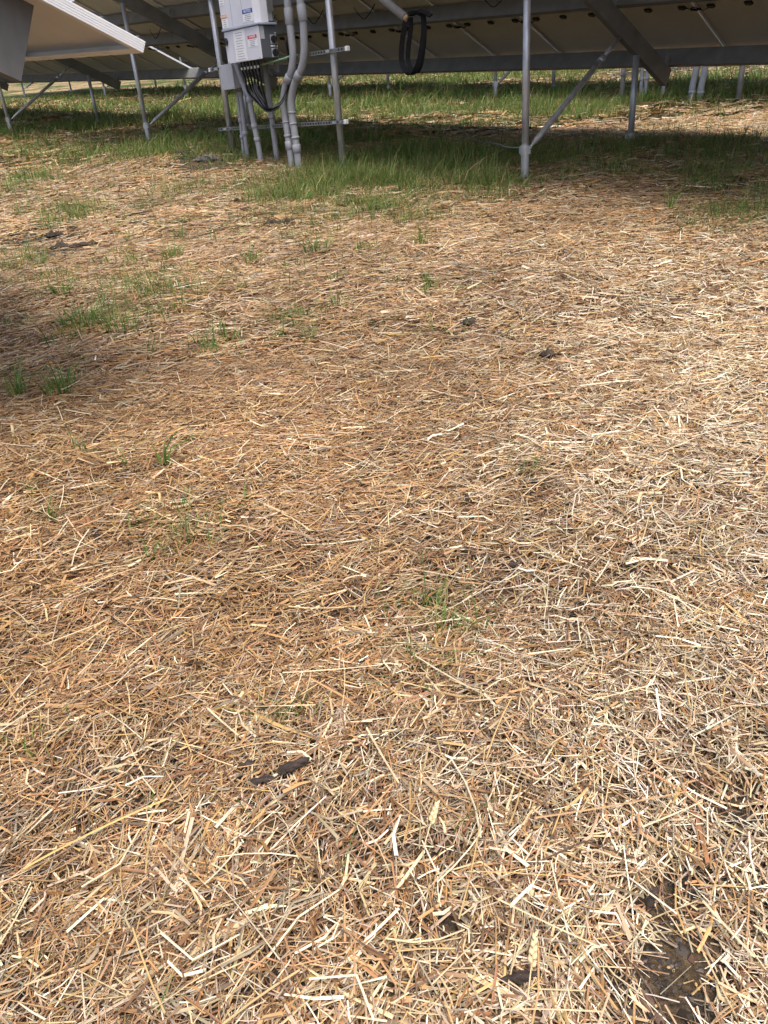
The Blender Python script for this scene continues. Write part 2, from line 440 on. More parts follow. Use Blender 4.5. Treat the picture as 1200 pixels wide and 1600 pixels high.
O1 = np.array([*(F1 + v * 2.94), 1.62])
solar_table(O1, [7.5, 0, -8.35, -14.94, -22.5, -30], list(range(-26, 8)),
            'long tilted solar table whose shaded underside spans the top of the picture behind the inverter', 'solar tables in parallel rows', (-26, 3), gap=-11.57)
O2 = np.array([*(F1 + v * (2.94 + 7.6)), 1.62 + SL * v[1] * 7.6 - .12])
solar_table(O2, [0, -6.7, -12.36, -19.73, -25.6, -33.52], list(range(-29, 4)),
            'second-row solar table, only its short steel legs showing beyond the nearest long table', 'solar tables in parallel rows', (1, 0))
O3 = np.array([*(F1 + v * (2.94 + 16.0)), 1.62 + SL * v[1] * 16.0 - .08])
solar_table(O3, [-11.2, -16.5, -22, -29.5], list(range(-27, -7)),
            'farthest solar table, a few thin leg stubs far off under the first table edge', 'solar tables in parallel rows', (1, 0))

# ------------------------------------------------------------------ the table end close by on the left
def near_table():
    Pr = np.array([-1.2005, 3.2834, 1.6661])            # lower end of the rafter, bottom edge
    HH, FT = .26, .042
    base = (Pr[0] - 1.2, Pr[1] - 1.0, float(g(Pr[0] - 1.2, Pr[1] - 1.0)))
    t = empty('solar_table', base, 'near end of a solar table with a sunlit ribbed frame edge, top left corner', 'solar table', 'solar tables in parallel rows')
    corner = Pr + U3 * .109 + V3 * .375 + N3 * HH
    lam, fr = mod_meshes(FT, 5, .03)
    ml = plain_mesh(lam, 'near_laminate', 'backsheet', 'glass', top_faces=[1]); mf = plain_mesh(fr, 'near_module_frame', 'alu_bright')
    for c in range(4):
        for r in range(2):
            ctr = corner - U3 * (MOD_W / 2 + c * (MOD_W + .02)) + W3 * (MOD_L / 2 + r * (MOD_L + .02))
            m = link('solar_module', ml, t, frame_matrix(base, ctr, U3, W3, N3)); link('frame', mf, m)
            for dx in (-.42, 0, .42): link('junction_box', ME_JBOX, m, Matrix.Translation((dx, .0, FT - FR)))
    for a in (0, -3.9):
        mb = MB(); P = Pr + U3 * a + N3 * (HH - .002)
        channel(mb, P, P + W3 * 3.9, U3, N3, HH - .002, .08, .006)
        raf = mb.build('rafter', 'galv_shaded', t)
        for q in (1.05, 3.4):
            top = Pr + U3 * (a - .04) + W3 * q; zb = float(g(top[0], top[1]))
            mb = MB(); mb.tube([(top[0], top[1], zb - .1), (top[0], top[1], top[2] + .01)], .038, 14); mb.build('leg', 'galv', t, True)
    for q in (1.3, 2.9):
        mb = MB(); P = Pr + W3 * q + N3 * (HH - .004)
        channel(mb, P - U3 * .1, P - U3 * 3.8, W3, N3, .15, .05, .004); mb.build('purlin', 'galv_dark', t)
near_table()

# ------------------------------------------------------------------ inverter on its rack
K1 = np.array([-.15, 10.5])
u_3, w_3 = np.r_[u, 0], np.r_[-v, 0]
def RP(a, w, z, B=K1): return np.array([B[0] + u[0] * a - v[0] * w, B[1] + u[1] * a - v[1] * w, z])
def gz(P): return float(g(P[0], P[1]))

def strut(mb, a0, a1, w, z, B=K1):
    """slotted channel: top and bottom bars, rungs between the slots, a back plate"""
    h = .0205; mid, L = (a0 + a1) / 2, abs(a1 - a0) / 2
    for zz in (h - .004, -h + .004): mb.box(RP(mid, w, z + zz, B), u_3, w_3, Z, L, h, .004)
    n = max(2, int(2 * L / .052))
    for k in range(n + 1):
        mb.box(RP(a0 + (a1 - a0) * k / n, w + h - .003, z, B), u_3, w_3, Z, .008, .002, h - .008)

def rack(B, posts, rails, label, top, uprights=(), rr=.04):
    b = RP((posts[0] + posts[1]) / 2, 0, 0, B); t = empty('equipment_rack', (b[0], b[1], gz(b)), label, 'rack', 'steel equipment racks')
    for a in posts:
        P = RP(a, 0, 0, B); z0 = gz(P)
        mb = MB(); mb.tube([(P[0], P[1], z0 - .1), (P[0], P[1], top)], rr, 16); mb.build('post', 'galv', t, True)
    for (a0, a1, z, caps) in rails:
        mb = MB(); strut(mb, a0, a1, .062, z, B); r = mb.build('rail', 'galv_rail', t)
        for a in posts:
            if a0 - .05 < a < a1 + .05:
                mb = MB(); P = RP(a, 0, z + .004, B); mb.tube([P - Z * .011, P + Z * .011], rr + .007, 14, False)
                mb.box(RP(a, .062, z, B), u_3, w_3, Z, .034, .026, .012); mb.build('clamp', 'galv', r)
        for ae, on in ((a0, caps[0]), (a1, caps[1])):
            if on:
                mb = MB(); mb.box(RP(ae, .062, z, B), u_3, w_3, Z, .022, .026, .026, .006); mb.build('end_cap', 'white_plastic', r)
    for a in uprights:
        mb = MB(); mb.box(RP(a, .103, 2.58, B), u_3, w_3, Z, .021, .0205, .64); mb.build('upright', 'galv_dark', t)
    return t
rack(K1, (-.02, -2.45), [(-2.62, .18, 1.338, (0, 1)), (-2.62, .31, 2.08, (1, 1)), (-2.6, .2, 2.95, (1, 1))],
     'galvanised two-post rack with slotted rails and white end caps, carrying the inverter', 3.25, (-1.02, -1.42))

inv = empty('inverter', tuple(RP(-1.2, .32, 2.085)), 'pale grey string inverter with NOTICE and DANGER stickers on a pipe rack', 'inverter')
def fbox(name, a0, a1, w0, w1, z0, z1, mat, parent, bev=.008, label=None):
    mb = MB(); mb.box(RP((a0 + a1) / 2, (w0 + w1) / 2, (z0 + z1) / 2), u_3, w_3, Z, (a1 - a0) / 2, (w1 - w0) / 2, (z1 - z0) / 2, bev)
    return mb.build(name, mat, parent, False, label)
low = fbox('wiring_box', -1.555, -.822, .195, .440, 2.085, 2.425, 'slate', inv)
door = fbox('wiring_box_door', -1.563, -.816, .441, .455, 2.08, 2.424, 'paint', inv, .004)
fbox('ledge', -1.585, -.795, .185, .472, 2.427, 2.452, 'paint_trim', inv, .006)
upp = fbox('cabinet', -1.56, -.83, .19, .40, 2.455, 3.16, 'slate', inv)
mb = MB()
# front cover with a slanted right cheek
pl = [(-1.575, .41), (-1.575, .452), (-1.57, .458), (-.876, .458), (-.82, .39), (-.806, .30), (-.82, .30), (-.85, .39), (-.885, .41)]
vs_ = [RP(a, w, z) for z in (2.456, 3.16) for a, w in pl]; n_ = len(pl)
mb.add(vs_, [tuple(range(n_)), tuple(range(2 * n_ - 1, n_ - 1, -1))] + [(k, k + n_, (k + 1) % n_ + n_, (k + 1) % n_) for k in range(n_)])
cov = mb.build('front_cover', 'paint', inv)
for k in range(2):
    mb = MB(); mb.box(RP(-1.335 + .235 * k, .4585, 2.81), u_3, w_3, Z, .0025, .001, .35); mb.build('cover_seam', 'paint_trim', cov)
for k in range(5):
    mb = MB(); mb.box(RP(-.822, .215 + k * .018, 2.85), u_3, w_3, Z, .012, .0035, .29); mb.build('heat_fin', 'galv_dark', upp)
fbox('barcode_label', -.829, -.8275, .22, .285, 2.47, 2.60, 'ink', upp, 0)
fbox('data_plate', -.821, -.8195, .375, .435, 2.285, 2.42, 'box_grey', low, 0)
fbox('name_strip', -.821, -.8195, .235, .30, 2.203, 2.219, 'sticker', low, 0)
for z in (2.28, 2.14):
    kb = fbox('knob_plate', -.821, -.815, .205, .295, z - .048, z + .048, 'box_grey', low, 0)
    mb = MB(); P = RP(-.815, .252, z); mb.tube([P, P + u_3 * .022], .040, 18); P2 = P + u_3 * .022
    mb.box(P2 + u_3 * .012, u_3, w_3, Z, .012, .010, .036, .004); mb.build('rotary_switch', 'black', kb)
for (w, z) in ((.215, 2.345), (.21, 2.205), (.208, 2.15)):
    mb = MB(); P = RP(-.821, w, z); mb.tube([P, P + u_3 * .006], .008, 8); mb.build('screw', 'white_plastic', low)
mb = MB(); mb.box(RP(-1.515, .470, 2.318), u_3, w_3, Z, .016, .016, .040, .006); mb.tube([RP(-1.515, .455, 2.318), RP(-1.515, .478, 2.318)], .026, 12); mb.build('door_latch', 'black', door)
for a in (-1.53, -.855):
    mb = MB(); P = RP(a, .455, 2.098); mb.tube([P, P + w_3 * .005], .007, 8); mb.build('screw', 'galv', door)

FONT = None
def text(s_, a, z, w, size, mat, parent, width=None):
    c = bpy.data.curves.new('lettering', 'FONT'); c.body = s_; c.size = size; c.align_x = 'CENTER'; c.align_y = 'CENTER'; c.extrude = .0004
    c.offset = size * .012
    tmp = bpy.data.objects.new('lettering', c); me_ = bpy.data.meshes.new_from_object(tmp); bpy.data.objects.remove(tmp)
    me_.materials.clear(); me_.materials.append(M[mat])
    o = bpy.data.objects.new('lettering', me_); COL.objects.link(o); o.parent = parent
    p = RP(a, w, z) - np.array(root_loc(parent))
    o.matrix_local = Matrix(((u[0], 0, -v[0], p[0]), (u[1], 0, -v[1], p[1]), (0, 1, 0, p[2]), (0, 0, 0, 1)))
    return o
def sticker(parent, front, a0, a1, z0, z1, band, word, wcol='sticker', lines=4, zb=None, name='warning_sticker'):
    st = fbox(name, a0, a1, front, front + .001, z0, z1, 'sticker', parent, 0)
    if band:
        zt, hb = z1 - .004, zb
        fbox_ = MB(); fbox_.box(RP((a0 + a1) / 2, front + .0016, zt - hb / 2), u_3, w_3, Z, (a1 - a0) / 2 - .004, .0005, hb / 2); fbox_.build('sticker_band', band, st)
        if word: text(word, (a0 + a1) / 2, zt - hb / 2, front + .0023, hb * .92, wcol, st)
        ztop = zt - hb - .012
    else: ztop = z1 - .02
    for k in range(lines):
        z = ztop - (k + .3) * (ztop - z0) / lines; wd_ = (a1 - a0) * random.uniform(.22, .36)
        if z < z0 + .004: break
        l = MB(); l.box(RP((a0 + a1) / 2 - ((a1 - a0) * .42 - wd_) * random.uniform(0, .5), front + .0016, z), u_3, w_3, Z, wd_, .0004, .0026); l.build('print_line', 'ink', st)
    return st
sticker(cov, .4588, -1.100, -.882, 2.478, 2.612, 'blue', 'NOTICE', zb=.045)
sticker(cov, .4588, -1.560, -1.430, 2.463, 2.606, 'orange', 'WARNING', zb=.038, lines=4)
sticker(cov, .4588, -1.560, -1.455, 2.700, 2.80, None, None, lines=3, name='symbol_sticker')
sticker(door, .4558, -1.062, -.862, 2.218, 2.342, 'red', 'DANGER', zb=.036, lines=4)
sticker(door, .4558, -1.360, -1.115, 2.092, 2.415, None, None, lines=11, name='wiring_sticker')

# glands and cables under the wiring box
bun = empty('cable_bundle', tuple(RP(-1.2, .3, 1.55)), 'bundle of dark cables looping down from the glands under the inverter', 'cables')
for k in range(12):
    a = -1.455 + .40 * k / 11; w = .335 + .02 * (k % 2)
    mb = MB(); mb.tube([RP(a, w, 2.086), RP(a, w, 2.028)], .0135, 10); gl = mb.build('cable_gland', 'black', inv)
    mb = MB(); mb.tube([RP(a, w, 2.028), RP(a, w, 1.995)], [.012, .0095], 10); mb.build('gland_nut', 'white_plastic', gl)
    f = k / 11; j = rng.normal(0, .012, 6)
    pa = [(a, w, 1.998), (a + .012 + .03 * (1 - f), w - .005, 1.90 - .03 * f), (-1.41 + .34 * f + j[0], .32 + j[1], 1.76 + .03 * f), (-1.27 + .22 * f + j[2], .30, 1.635 + .02 * f + j[3] * .6),
          (-1.09 + .06 * f, .29 + j[4] * .7, 1.528 + .035 * f + j[5] * .6), (-.93, .27 + j[2] * .6, 1.535 + .03 * f + j[0] * .5), (-.83 + j[1] * .4, .22, 1.62 + j[3] * .5), (-.765 + j[4] * .5, .15, 1.78), (-.76 + j[0] * .5, .10, 2.0), (-.77, .10, 2.3 )]
    mb = MB(); mb.tube(smooth_path([RP(*p) for p in pa], 5), .0115, 8); mb.build('cable', 'black_cable' if k % 2 else 'grey_cable', bun, True)
mb = MB(); mb.tube(smooth_path([RP(-.80, .24, 2.09), RP(-1.06, .30, 2.043), RP(-.98, .30, 2.035), RP(-.83, .25, 2.053), RP(-.70, .2, 2.07), RP(-.60, .13, 2.095), RP(-.585, .09, 2.09)][1:], 6), .010, 8)
tag(mb.build('ground_wire', 'green_wire', None, True), 'pale green bonding wire from the inverter to the upper rail', 'wire')

def conduit(name, pts, r, couplings, label, group=None, B=K1, mat='pvc'):
    P = smooth_path([RP(*p, B) for p in pts], 6)
    b = P[-1]; t = empty(name, tuple(b), label, 'conduit', group)
    mb = MB(); mb.tube(P, r, 16); mb.build('pipe', mat, t, True)
    cum = np.r_[0, np.cumsum([np.linalg.norm(P[i + 1] - P[i]) for i in range(len(P) - 1)])]
    for zc, L in couplings:
        i = min(range(len(P)), key=lambda k: abs(P[k][2] - zc)); i = min(max(i, 1), len(P) - 2)
        d = P[i + 1] - P[i - 1]; d /= np.linalg.norm(d)
        mb = MB(); mb.tube([P[i] - d * L / 2, P[i] - d * (L / 2 - .006), P[i] + d * (L / 2 - .006), P[i] + d * L / 2], [r + .002, r + .009, r + .009, r + .002], 16); mb.build('coupling', mat, t, True)
    return t
W1 = .14
g1 = gz(RP(-.88, W1, 0)) - .05
conduit('conduit', [(-.62, W1, 3.25), (-.606, W1, 2.9), (-.603, W1, 2.653), (-.606, W1, 2.462), (-.602, W1, 2.299), (-.606, W1, 2.101), (-.682, W1, 1.924), (-.833, W1, 1.774), (-.915, W1, 1.566), (-.902, W1, 1.273), (-.887, W1, .957), (-.885, W1, g1)],
        .045, [(2.50, .17), (1.86, .10), (1.36, .02), (1.20, .03), (1.09, .10)], 'thick grey conduit with an S-bend right beside the inverter, left of its twin', 'thick conduits beside the inverter')
conduit('conduit', [(-.42, W1, 3.25), (-.375, W1, 2.85), (-.361, W1, 2.624), (-.345, W1, 2.433), (-.363, W1, 2.243), (-.394, W1, 2.083), (-.473, W1, 1.936), (-.63, W1, 1.797), (-.735, W1, 1.628), (-.763, W1, 1.414), (-.750, W1, 1.232), (-.743, W1, .986), (-.743, W1, g1)],
        .045, [(2.49, .17), (1.87, .10), (1.50, .02), (1.36, .02), (1.18, .03), (1.05, .10)], 'thick grey conduit with an S-bend, right one of the twin pair by the rack post', 'thick conduits beside the inverter')
jb = empty('junction_box', tuple(RP(-1.88, .2, 1.81)), 'small light grey junction box fixed low on the left rack post', 'box')
fbox('body', -2.025, -1.74, .085, .285, 1.812, 2.09, 'box_grey', jb, .006)
fbox('lid', -2.036, -1.728, .286, .300, 1.806, 2.096, 'box_grey', jb, .004)
for (a, z) in ((-2.0, 1.83), (-1.76, 1.83), (-2.0, 2.07), (-1.76, 2.07)):
    mb = MB(); P = RP(a, .300, z); mb.tube([P, P + w_3 * .005], .008, 8); mb.build('screw', 'galv', jb)
gj = gz(RP(-1.95, .12, 0)) - .05
conduit('conduit', [(-1.939, .13, 1.83), (-1.945, .13, 1.6), (-1.965, .13, 1.35), (-1.985, .13, 1.12), (-1.99, .13, gj)], .021, [(1.45, .05), (1.25, .05)], 'thin grey conduit under the junction box, left of two', 'thin conduits below the junction box')
conduit('conduit', [(-1.863, .13, 1.83), (-1.868, .13, 1.6), (-1.885, .13, 1.35), (-1.90, .13, 1.12), (-1.905, .13, gj)], .030, [(1.75, .06), (1.28, .06)], 'grey conduit under the junction box, the thicker right one of two', 'thin conduits below the junction box')
conduit('conduit', [(-1.72, .22, 2.10), (-1.726, .22, 2.066), (-1.66, .21, 1.863), (-1.575, .2, 1.71), (-1.546, .2, 1.409), (-1.505, .2, 1.10), (-1.50, .2, gj)], .036, [(1.66, .07), (1.34, .06), (1.20, .05)], 'grey conduit slanting down from under the inverter behind the cables', None)
conduit('conduit', [(-1.33, .05, 2.2), (-1.33, .05, 1.75), (-1.33, .05, 1.45), (-1.33, .05, gj)], .036, [(1.42, .05)], 'grey conduit standing behind the looping cables at the inverter rack', None)

# rack of the next row
B2 = F1 + v * 7.6
rack(B2, (-3.56, -1.25), [(-3.756, -1.20, 1.672, (1, 1))], 'far galvanised rack with one slotted rail, beyond the right legs of the long table', 2.5, rr=.046)
for a, r, lab in ((-2.06, .056, 'far thick grey conduit at the right-hand rack, left of two'), (-1.895, .056, 'far thick grey conduit at the right-hand rack, right of two')):
    z0 = gz(RP(a, .12, 0, B2)) - .05
    conduit('conduit', [(a + .05, .12, 2.5), (a + .04, .12, 1.7), (a, .12, z0 + .3), (a - .01, .12, z0)], r, [(z0 + .2, .05)], lab, 'conduits of the far rack', B2)
for a, lab in ((-3.09, 'far thin grey conduit just right of the short leg, left of two'), (-2.99, 'far thin grey conduit just right of the short leg, right of two'), (-2.63, 'far thin grey conduit standing alone left of the thick pair')):
    z0 = gz(RP(a, .12, 0, B2)) - .05
    conduit('conduit', [(a, .12, 2.5), (a, .12, 1.9), (a, .12, 1.5), (a, .12, z0)], .032, [(1.55, .05)], lab, 'conduits of the far rack', B2)

# sloping pipe with the black loops of cable
FP = lambda a, w, z: RP(a, w, z, F1)
pp = empty('sloping_pipe', tuple(FP(-1.16, .6, 2.28)), 'open-ended grey steel pipe sloping down from the table underside', 'pipe')
mb = MB(); mb.tube([FP(-3.05, .52, 3.42), FP(-1.165, .6, 2.285)], .043, 16); mb.build('tube', 'galv_dark', pp, True)
mb = MB(); mb.tube([FP(-1.18, .6, 2.294), FP(-1.125, .6, 2.262)], [.038, .03], 14); mb.build('plug', 'brass', pp, True)
cl = empty('cable_loop', tuple(FP(-1.06, .6, 1.76)), 'flat loops of thick black webbing hanging from the open pipe end', 'strap')
def strap(path, hw, th, name):
    P = smooth_path([FP(*p) for p in path], 7); mb = MB(); n = len(P); vsx = []
    for i in range(n):
        t = P[min(i + 1, n - 1)] - P[max(i - 1, 0)]; t /= np.linalg.norm(t)
        side = u_3 * .79 - w_3 * .61; side = side - t * (side @ t)
        ln = np.linalg.norm(side); side = side / ln if ln > .15 else w_3; nn = np.cross(t, side)
        for (i_, j_) in ((-1, -1), (1, -1), (1, 1), (-1, 1)): vsx.append(P[i] + side * hw * i_ + nn * th * j_)
    fs = [tuple(range(3, -1, -1)), tuple(range(4 * n - 4, 4 * n))]
    for i in range(n - 1):
        for k in range(4): fs.append((4 * i + k, 4 * i + (k + 1) % 4, 4 * i + 4 + (k + 1) % 4, 4 * i + 4 + k))
    mb.add(vsx, fs); return mb.build(name, 'black_cable', cl)
strap([(-1.15, .6, 2.27), (-1.17, .61, 2.20), (-1.235, .61, 2.0), (-1.235, .61, 1.87), (-1.15, .60, 1.775), (-1.05, .59, 1.80), (-.985, .58, 1.92), (-.93, .57, 2.12), (-.93, .57, 2.27), (-.985, .58, 2.315), (-1.10, .6, 2.31)], .027, .018, 'webbing')
strap([(-1.10, .58, 2.28), (-1.12, .57, 2.18), (-1.17, .57, 2.0), (-1.18, .57, 1.88), (-1.11, .57, 1.785), (-1.02, .56, 1.815), (-.97, .56, 1.93), (-.94, .55, 2.13), (-.945, .55, 2.26)], .024, .016, 'webbing')
strap([(-1.10, .6, 2.315), (-.98, .6, 2.325), (-.88, .6, 2.30), (-.79, .6, 2.258)], .026, .008, 'webbing')

# thin cable trailing in the grass from the right leg
P = [(1.80, 9.2, .97), (1.77, 9.8, .95), (1.75, 10.6, .96), (1.72, 11.6, None), (1.64, 12.6, None), (1.58, 13.6, None)]
mb = MB(); mb.tube(smooth_path([(x, y, z if z is not None else float(g(x, y)) + .10) for x, y, z in P], 6), .008, 8)
tag(mb.build('trailing_cable', 'galv_dark', None, True), 'thin grey cable trailing through the shaded grass from the right table leg', 'cable')

# ------------------------------------------------------------------ straw
def straw_colours(n, x, y):
    """each stalk's own colour: golden, cream, brown or weathered grey, the share of each drifting over the field"""
    fresh = 1 / (1 + np.exp(-(x - .30 - .16 * y + .30 * np.sin(y * 1.3)) / .25)) * np.clip((6.5 - y) / 2.5, 0, 1)
    low = np.clip((1.75 - y) / .7, 0, 1)
    old = 1 / (1 + np.exp((x + .1 - .05 * y) / .25)) * np.clip((6 - y) / 3, 0, 1)
    far = np.clip((y - 4.5) / 3, 0, 1)
    patch = .5 + .5 * np.sin(x * 2.3 + 1.7 * np.sin(y * 1.1)) * np.sin(y * 1.9 + x)
    P = .79 * np.array([(.44, .256, .112), (.60, .452, .272), (.78, .69, .52), (.25, .130, .058), (.36, .29, .205), (.50, .325, .125), (.14, .088, .052)])
    w = np.stack([.34 + .32 * old + .25 * far - .12 * low, .24 + .22 * fresh + .14 * low + .12 * far, .04 + .50 * fresh + .10 * low, .15 + .16 * old + .08 * patch, .09 + .20 * low + .08 * patch * (1 - fresh), .05 + .04 * old, .09 + .07 * low], 1)
    w = np.clip(w, .005, None); w /= w.sum(1, keepdims=True)
    k = (rng.random((n, 1)) > np.cumsum(w, 1)).sum(1).clip(0, len(P) - 1)
    c = P[k] * rng.lognormal(0, .17, (n, 1)) * (1 + .13 * clump(x, y, 1.7) + .10 * clump(x + 5, y, 4.3))[:, None] * (1 + rng.normal(0, .04, (n, 3)))
    c = c * (1 - far * .0)[:, None]
    c = c * np.stack([1 - .03 * far, 1 + .0 * far, 1 + .04 * far], 1)
    return np.clip(c, .02, .86)

def straw_arrays(x, y, yaw, L, W, z0, pitch, bend, col, stations, tent, leaf=None):
    n = len(x); ts = np.linspace(-.5, .5, stations)
    dx, dy = np.cos(yaw), np.sin(yaw); V = []; C_ = []
    prof = ((-.5, 0), (0, .42), (.5, 0)) if tent else ((-.5, 0), (.5, 0))
    roll = rng.normal(0, .35, n); tw = np.zeros(n); hs = np.ones(n); kink = (rng.random(n) < .14) & (stations > 2)
    if leaf is not None: roll = np.where(leaf, rng.normal(0, .7, n), roll); tw = np.where(leaf, rng.normal(0, 1.2, n), 0); hs = np.where(leaf, .3, 1.)
    kb = rng.normal(0, .55, n); roll0 = roll
    taper = rng.uniform(.55, 1, n)
    shade = 1 + rng.normal(0, .08, (n, stations))
    for i, t in enumerate(ts):
        b = np.where(kink, kb * L * (abs(t) - .25), bend * L * (t * t - .08)); roll = roll0 + tw * t
        cx = x + dx * L * t - dy * b; cy = y + dy * L * t + dx * b
        cz = g(cx, cy) + z0 + np.sin(pitch) * L * t
        cz = np.maximum(cz, g(cx, cy) + .001)
        for (p, h) in prof:
            lx = p * W * (1 - (1 - taper) * (t + .5))
            V.append(np.stack([cx - dy * lx * np.cos(roll), cy + dx * lx * np.cos(roll), cz + lx * np.sin(roll) + h * W * hs], 1)); C_.append(col * shade[:, i:i + 1])
    k = len(prof)
    V = np.stack(V, 1).reshape(-1, 3); C_ = np.stack(C_, 1).reshape(-1, 3)
    per = stations * k; base = (np.arange(n) * per)[:, None]; Q = []
    for i in range(stations - 1):
        for j in range(k - 1):
            Q.append(base + np.array([i * k + j, i * k + j + 1, (i + 1) * k + j + 1, (i + 1) * k + j])[None])
    return V, np.stack(Q, 1).reshape(-1, 4), C_

def in_view(x, y, m=.6):
    """the wedge of field the photograph could see, with a margin for a step to the side"""
    return (x > -(.62 + .42 * y + m)) & (x < .50 + .47 * y + m)

def scatter(n, y0, y1, m=.35):
    w1 = .62 + .47 * y1 + m; k = int(n * 2.2) + 10
    y = rng.uniform(y0, y1, k); x = rng.uniform(-w1, w1, k)
    s_ = in_view(x, y, m); return x[s_][:n * 4], y[s_][:n * 4], s_.mean() * (2 * w1) * (y1 - y0)

def clump(x, y, s_):
    return np.sin(x * s_ + 1.7 * np.sin(y * s_ * .7)) * np.sin(y * s_ * 1.1 + 1.3 * np.sin(x * s_ * .8))

def straw_zone(dens, y0, y1, Lm, Wm, thick, stations, tent, pit=.10, keep_green=.35):
    w1 = .62 + .47 * y1 + .6; area = 2 * w1 * (y1 - y0); k = int(dens * area)
    x = rng.uniform(-w1, w1, k); y = rng.uniform(y0, y1, k)
    p = np.where(in_view(x, y), 1., 0.) * (1 - .97 * bare(x, y)) * (1 - (1 - keep_green) * np.clip(green(x, y) * 1.2, 0, 1)) * (.82 + .18 * clump(x, y, 7.))
    p *= np.clip((y1 + .15 - y) / .3, .5, 1)
    s_ = rng.random(k) < p; x, y = x[s_], y[s_]; n = len(x)
    L = Lm * np.clip(rng.lognormal(0, .5, n), .25, 2.8); W = Wm * np.clip(rng.lognormal(0, .28, n), .5, 1.9)
    lay = rng.random(n)
    # stalks combed loosely one way in swaths
    sw = np.sin(x * 1.1 + .8 * np.sin(y * .9)) + .5 * np.sin(y * 1.6)
    yaw = np.where(rng.random(n) < .2, .15 * np.pi + .55 * sw + rng.normal(0, .5, n), rng.uniform(0, np.pi, n))
    leaf = rng.random(n) < .2; bit = rng.random(n) < .28
    L = np.where(bit & ~leaf, L * rng.uniform(.18, .5, n), L); W = np.where(leaf, W * rng.uniform(1.4, 2.3, n), W)
    z0 = .003 + thick * lay * (.75 + .35 * clump(x, y, 5.)) * (1 - .7 * bare(x, y))
    pitch = rng.normal(0, pit, n) * (.4 + lay)
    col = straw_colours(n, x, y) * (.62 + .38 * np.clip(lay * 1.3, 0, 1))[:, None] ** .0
    # shade of the gaps put into the colour of the deepest stalks
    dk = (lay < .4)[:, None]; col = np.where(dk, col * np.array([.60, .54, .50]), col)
    col = np.where(leaf[:, None], col * np.array([1.05, 1.03, .98]), col)
    bend = np.where(leaf, rng.normal(0, .7, n), rng.normal(0, .2, n)); bend = np.where(rng.random(n) < .08, bend * 3, bend)
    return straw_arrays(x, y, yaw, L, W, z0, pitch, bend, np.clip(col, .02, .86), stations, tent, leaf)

def join(parts, name, mat, label, cat, kind='stuff'):
    V, Q, Cc, off = [], [], [], 0
    for a, b, c in parts:
        V.append(a); Q.append(b + off); Cc.append(c); off += len(a)
    me = bpy.data.meshes.new(name); fast_mesh(me, np.concatenate(V), np.concatenate(Q), M[mat], np.concatenate(Cc), True)
    o = bpy.data.objects.new(name, me); COL.objects.link(o); return tag(o, label, cat, kind=kind)

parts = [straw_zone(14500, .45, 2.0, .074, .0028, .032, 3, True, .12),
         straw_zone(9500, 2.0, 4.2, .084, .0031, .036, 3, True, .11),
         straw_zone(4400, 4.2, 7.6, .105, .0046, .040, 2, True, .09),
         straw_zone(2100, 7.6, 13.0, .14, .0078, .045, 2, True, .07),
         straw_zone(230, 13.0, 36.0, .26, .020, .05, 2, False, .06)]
# loose long pale stalks lying on top
xs, ys, _ = scatter(600, .5, 6.5); n = min(1000, len(xs)); xs, ys = xs[:n], ys[:n]
ok = (rng.random(n) < np.clip(1.25 - ys * .12, .2, 1)) & (bare(xs, ys) < .2); xs, ys = xs[ok], ys[ok]; n = len(xs)
cl_ = np.array([(.62, .53, .37), (.52, .40, .23), (.44, .30, .13)])[rng.integers(0, 3, n)] * rng.lognormal(0, .1, (n, 1))
parts.append(straw_arrays(xs, ys, rng.uniform(0, np.pi, n), rng.uniform(.09, .22, n), rng.uniform(.0030, .0048, n), .034 + .012 * rng.random(n), rng.normal(0, .05, n), rng.normal(0, .15, n), np.clip(cl_, .02, .86), 4, True))
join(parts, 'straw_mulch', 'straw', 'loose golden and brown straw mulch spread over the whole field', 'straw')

# ------------------------------------------------------------------ grass
def blades(x, y, h, wd, lean, yaw, col, zoff=0.):
    n = len(x); V = []; C_ = []
    for i, t in enumerate((0., .4, .75, 1.)):
        r = h * lean * t * t; zz = h * t * (1 - .35 * lean * t)
        cx = x + np.cos(yaw) * r; cy = y + np.sin(yaw) * r; cz = g(x, y) - .01 + zz + zoff
        wdt = wd * (1 - t ** 1.8) * .5 + .0003
        sxx, syy = -np.sin(yaw + .6), np.cos(yaw + .6)
        for sg in (-1, 1):
            V.append(np.stack([cx + sxx * wdt * sg, cy + syy * wdt * sg, cz], 1)); C_.append(col)
    V = np.stack(V, 1).reshape(-1, 3); C_ = np.stack(C_, 1).reshape(-1, 3); base = (np.arange(n) * 8)[:, None]
    Q = np.stack([base + np.array([2 * i, 2 * i + 1, 2 * i + 3, 2 * i + 2])[None] for i in range(3)], 1).reshape(-1, 4)
    return V, Q, C_
def grass_colours(n):
    P = np.array([(.095, .165, .034), (.130, .210, .045), (.185, .265, .072), (.065, .125, .030), (.28, .27, .10), (.42, .31, .15)])
    k = rng.choice(6, n, p=[.21, .27, .22, .08, .13, .09])
    return np.clip(P[k] * rng.lognormal(0, .18, (n, 1)), .01, .6)
gp = []
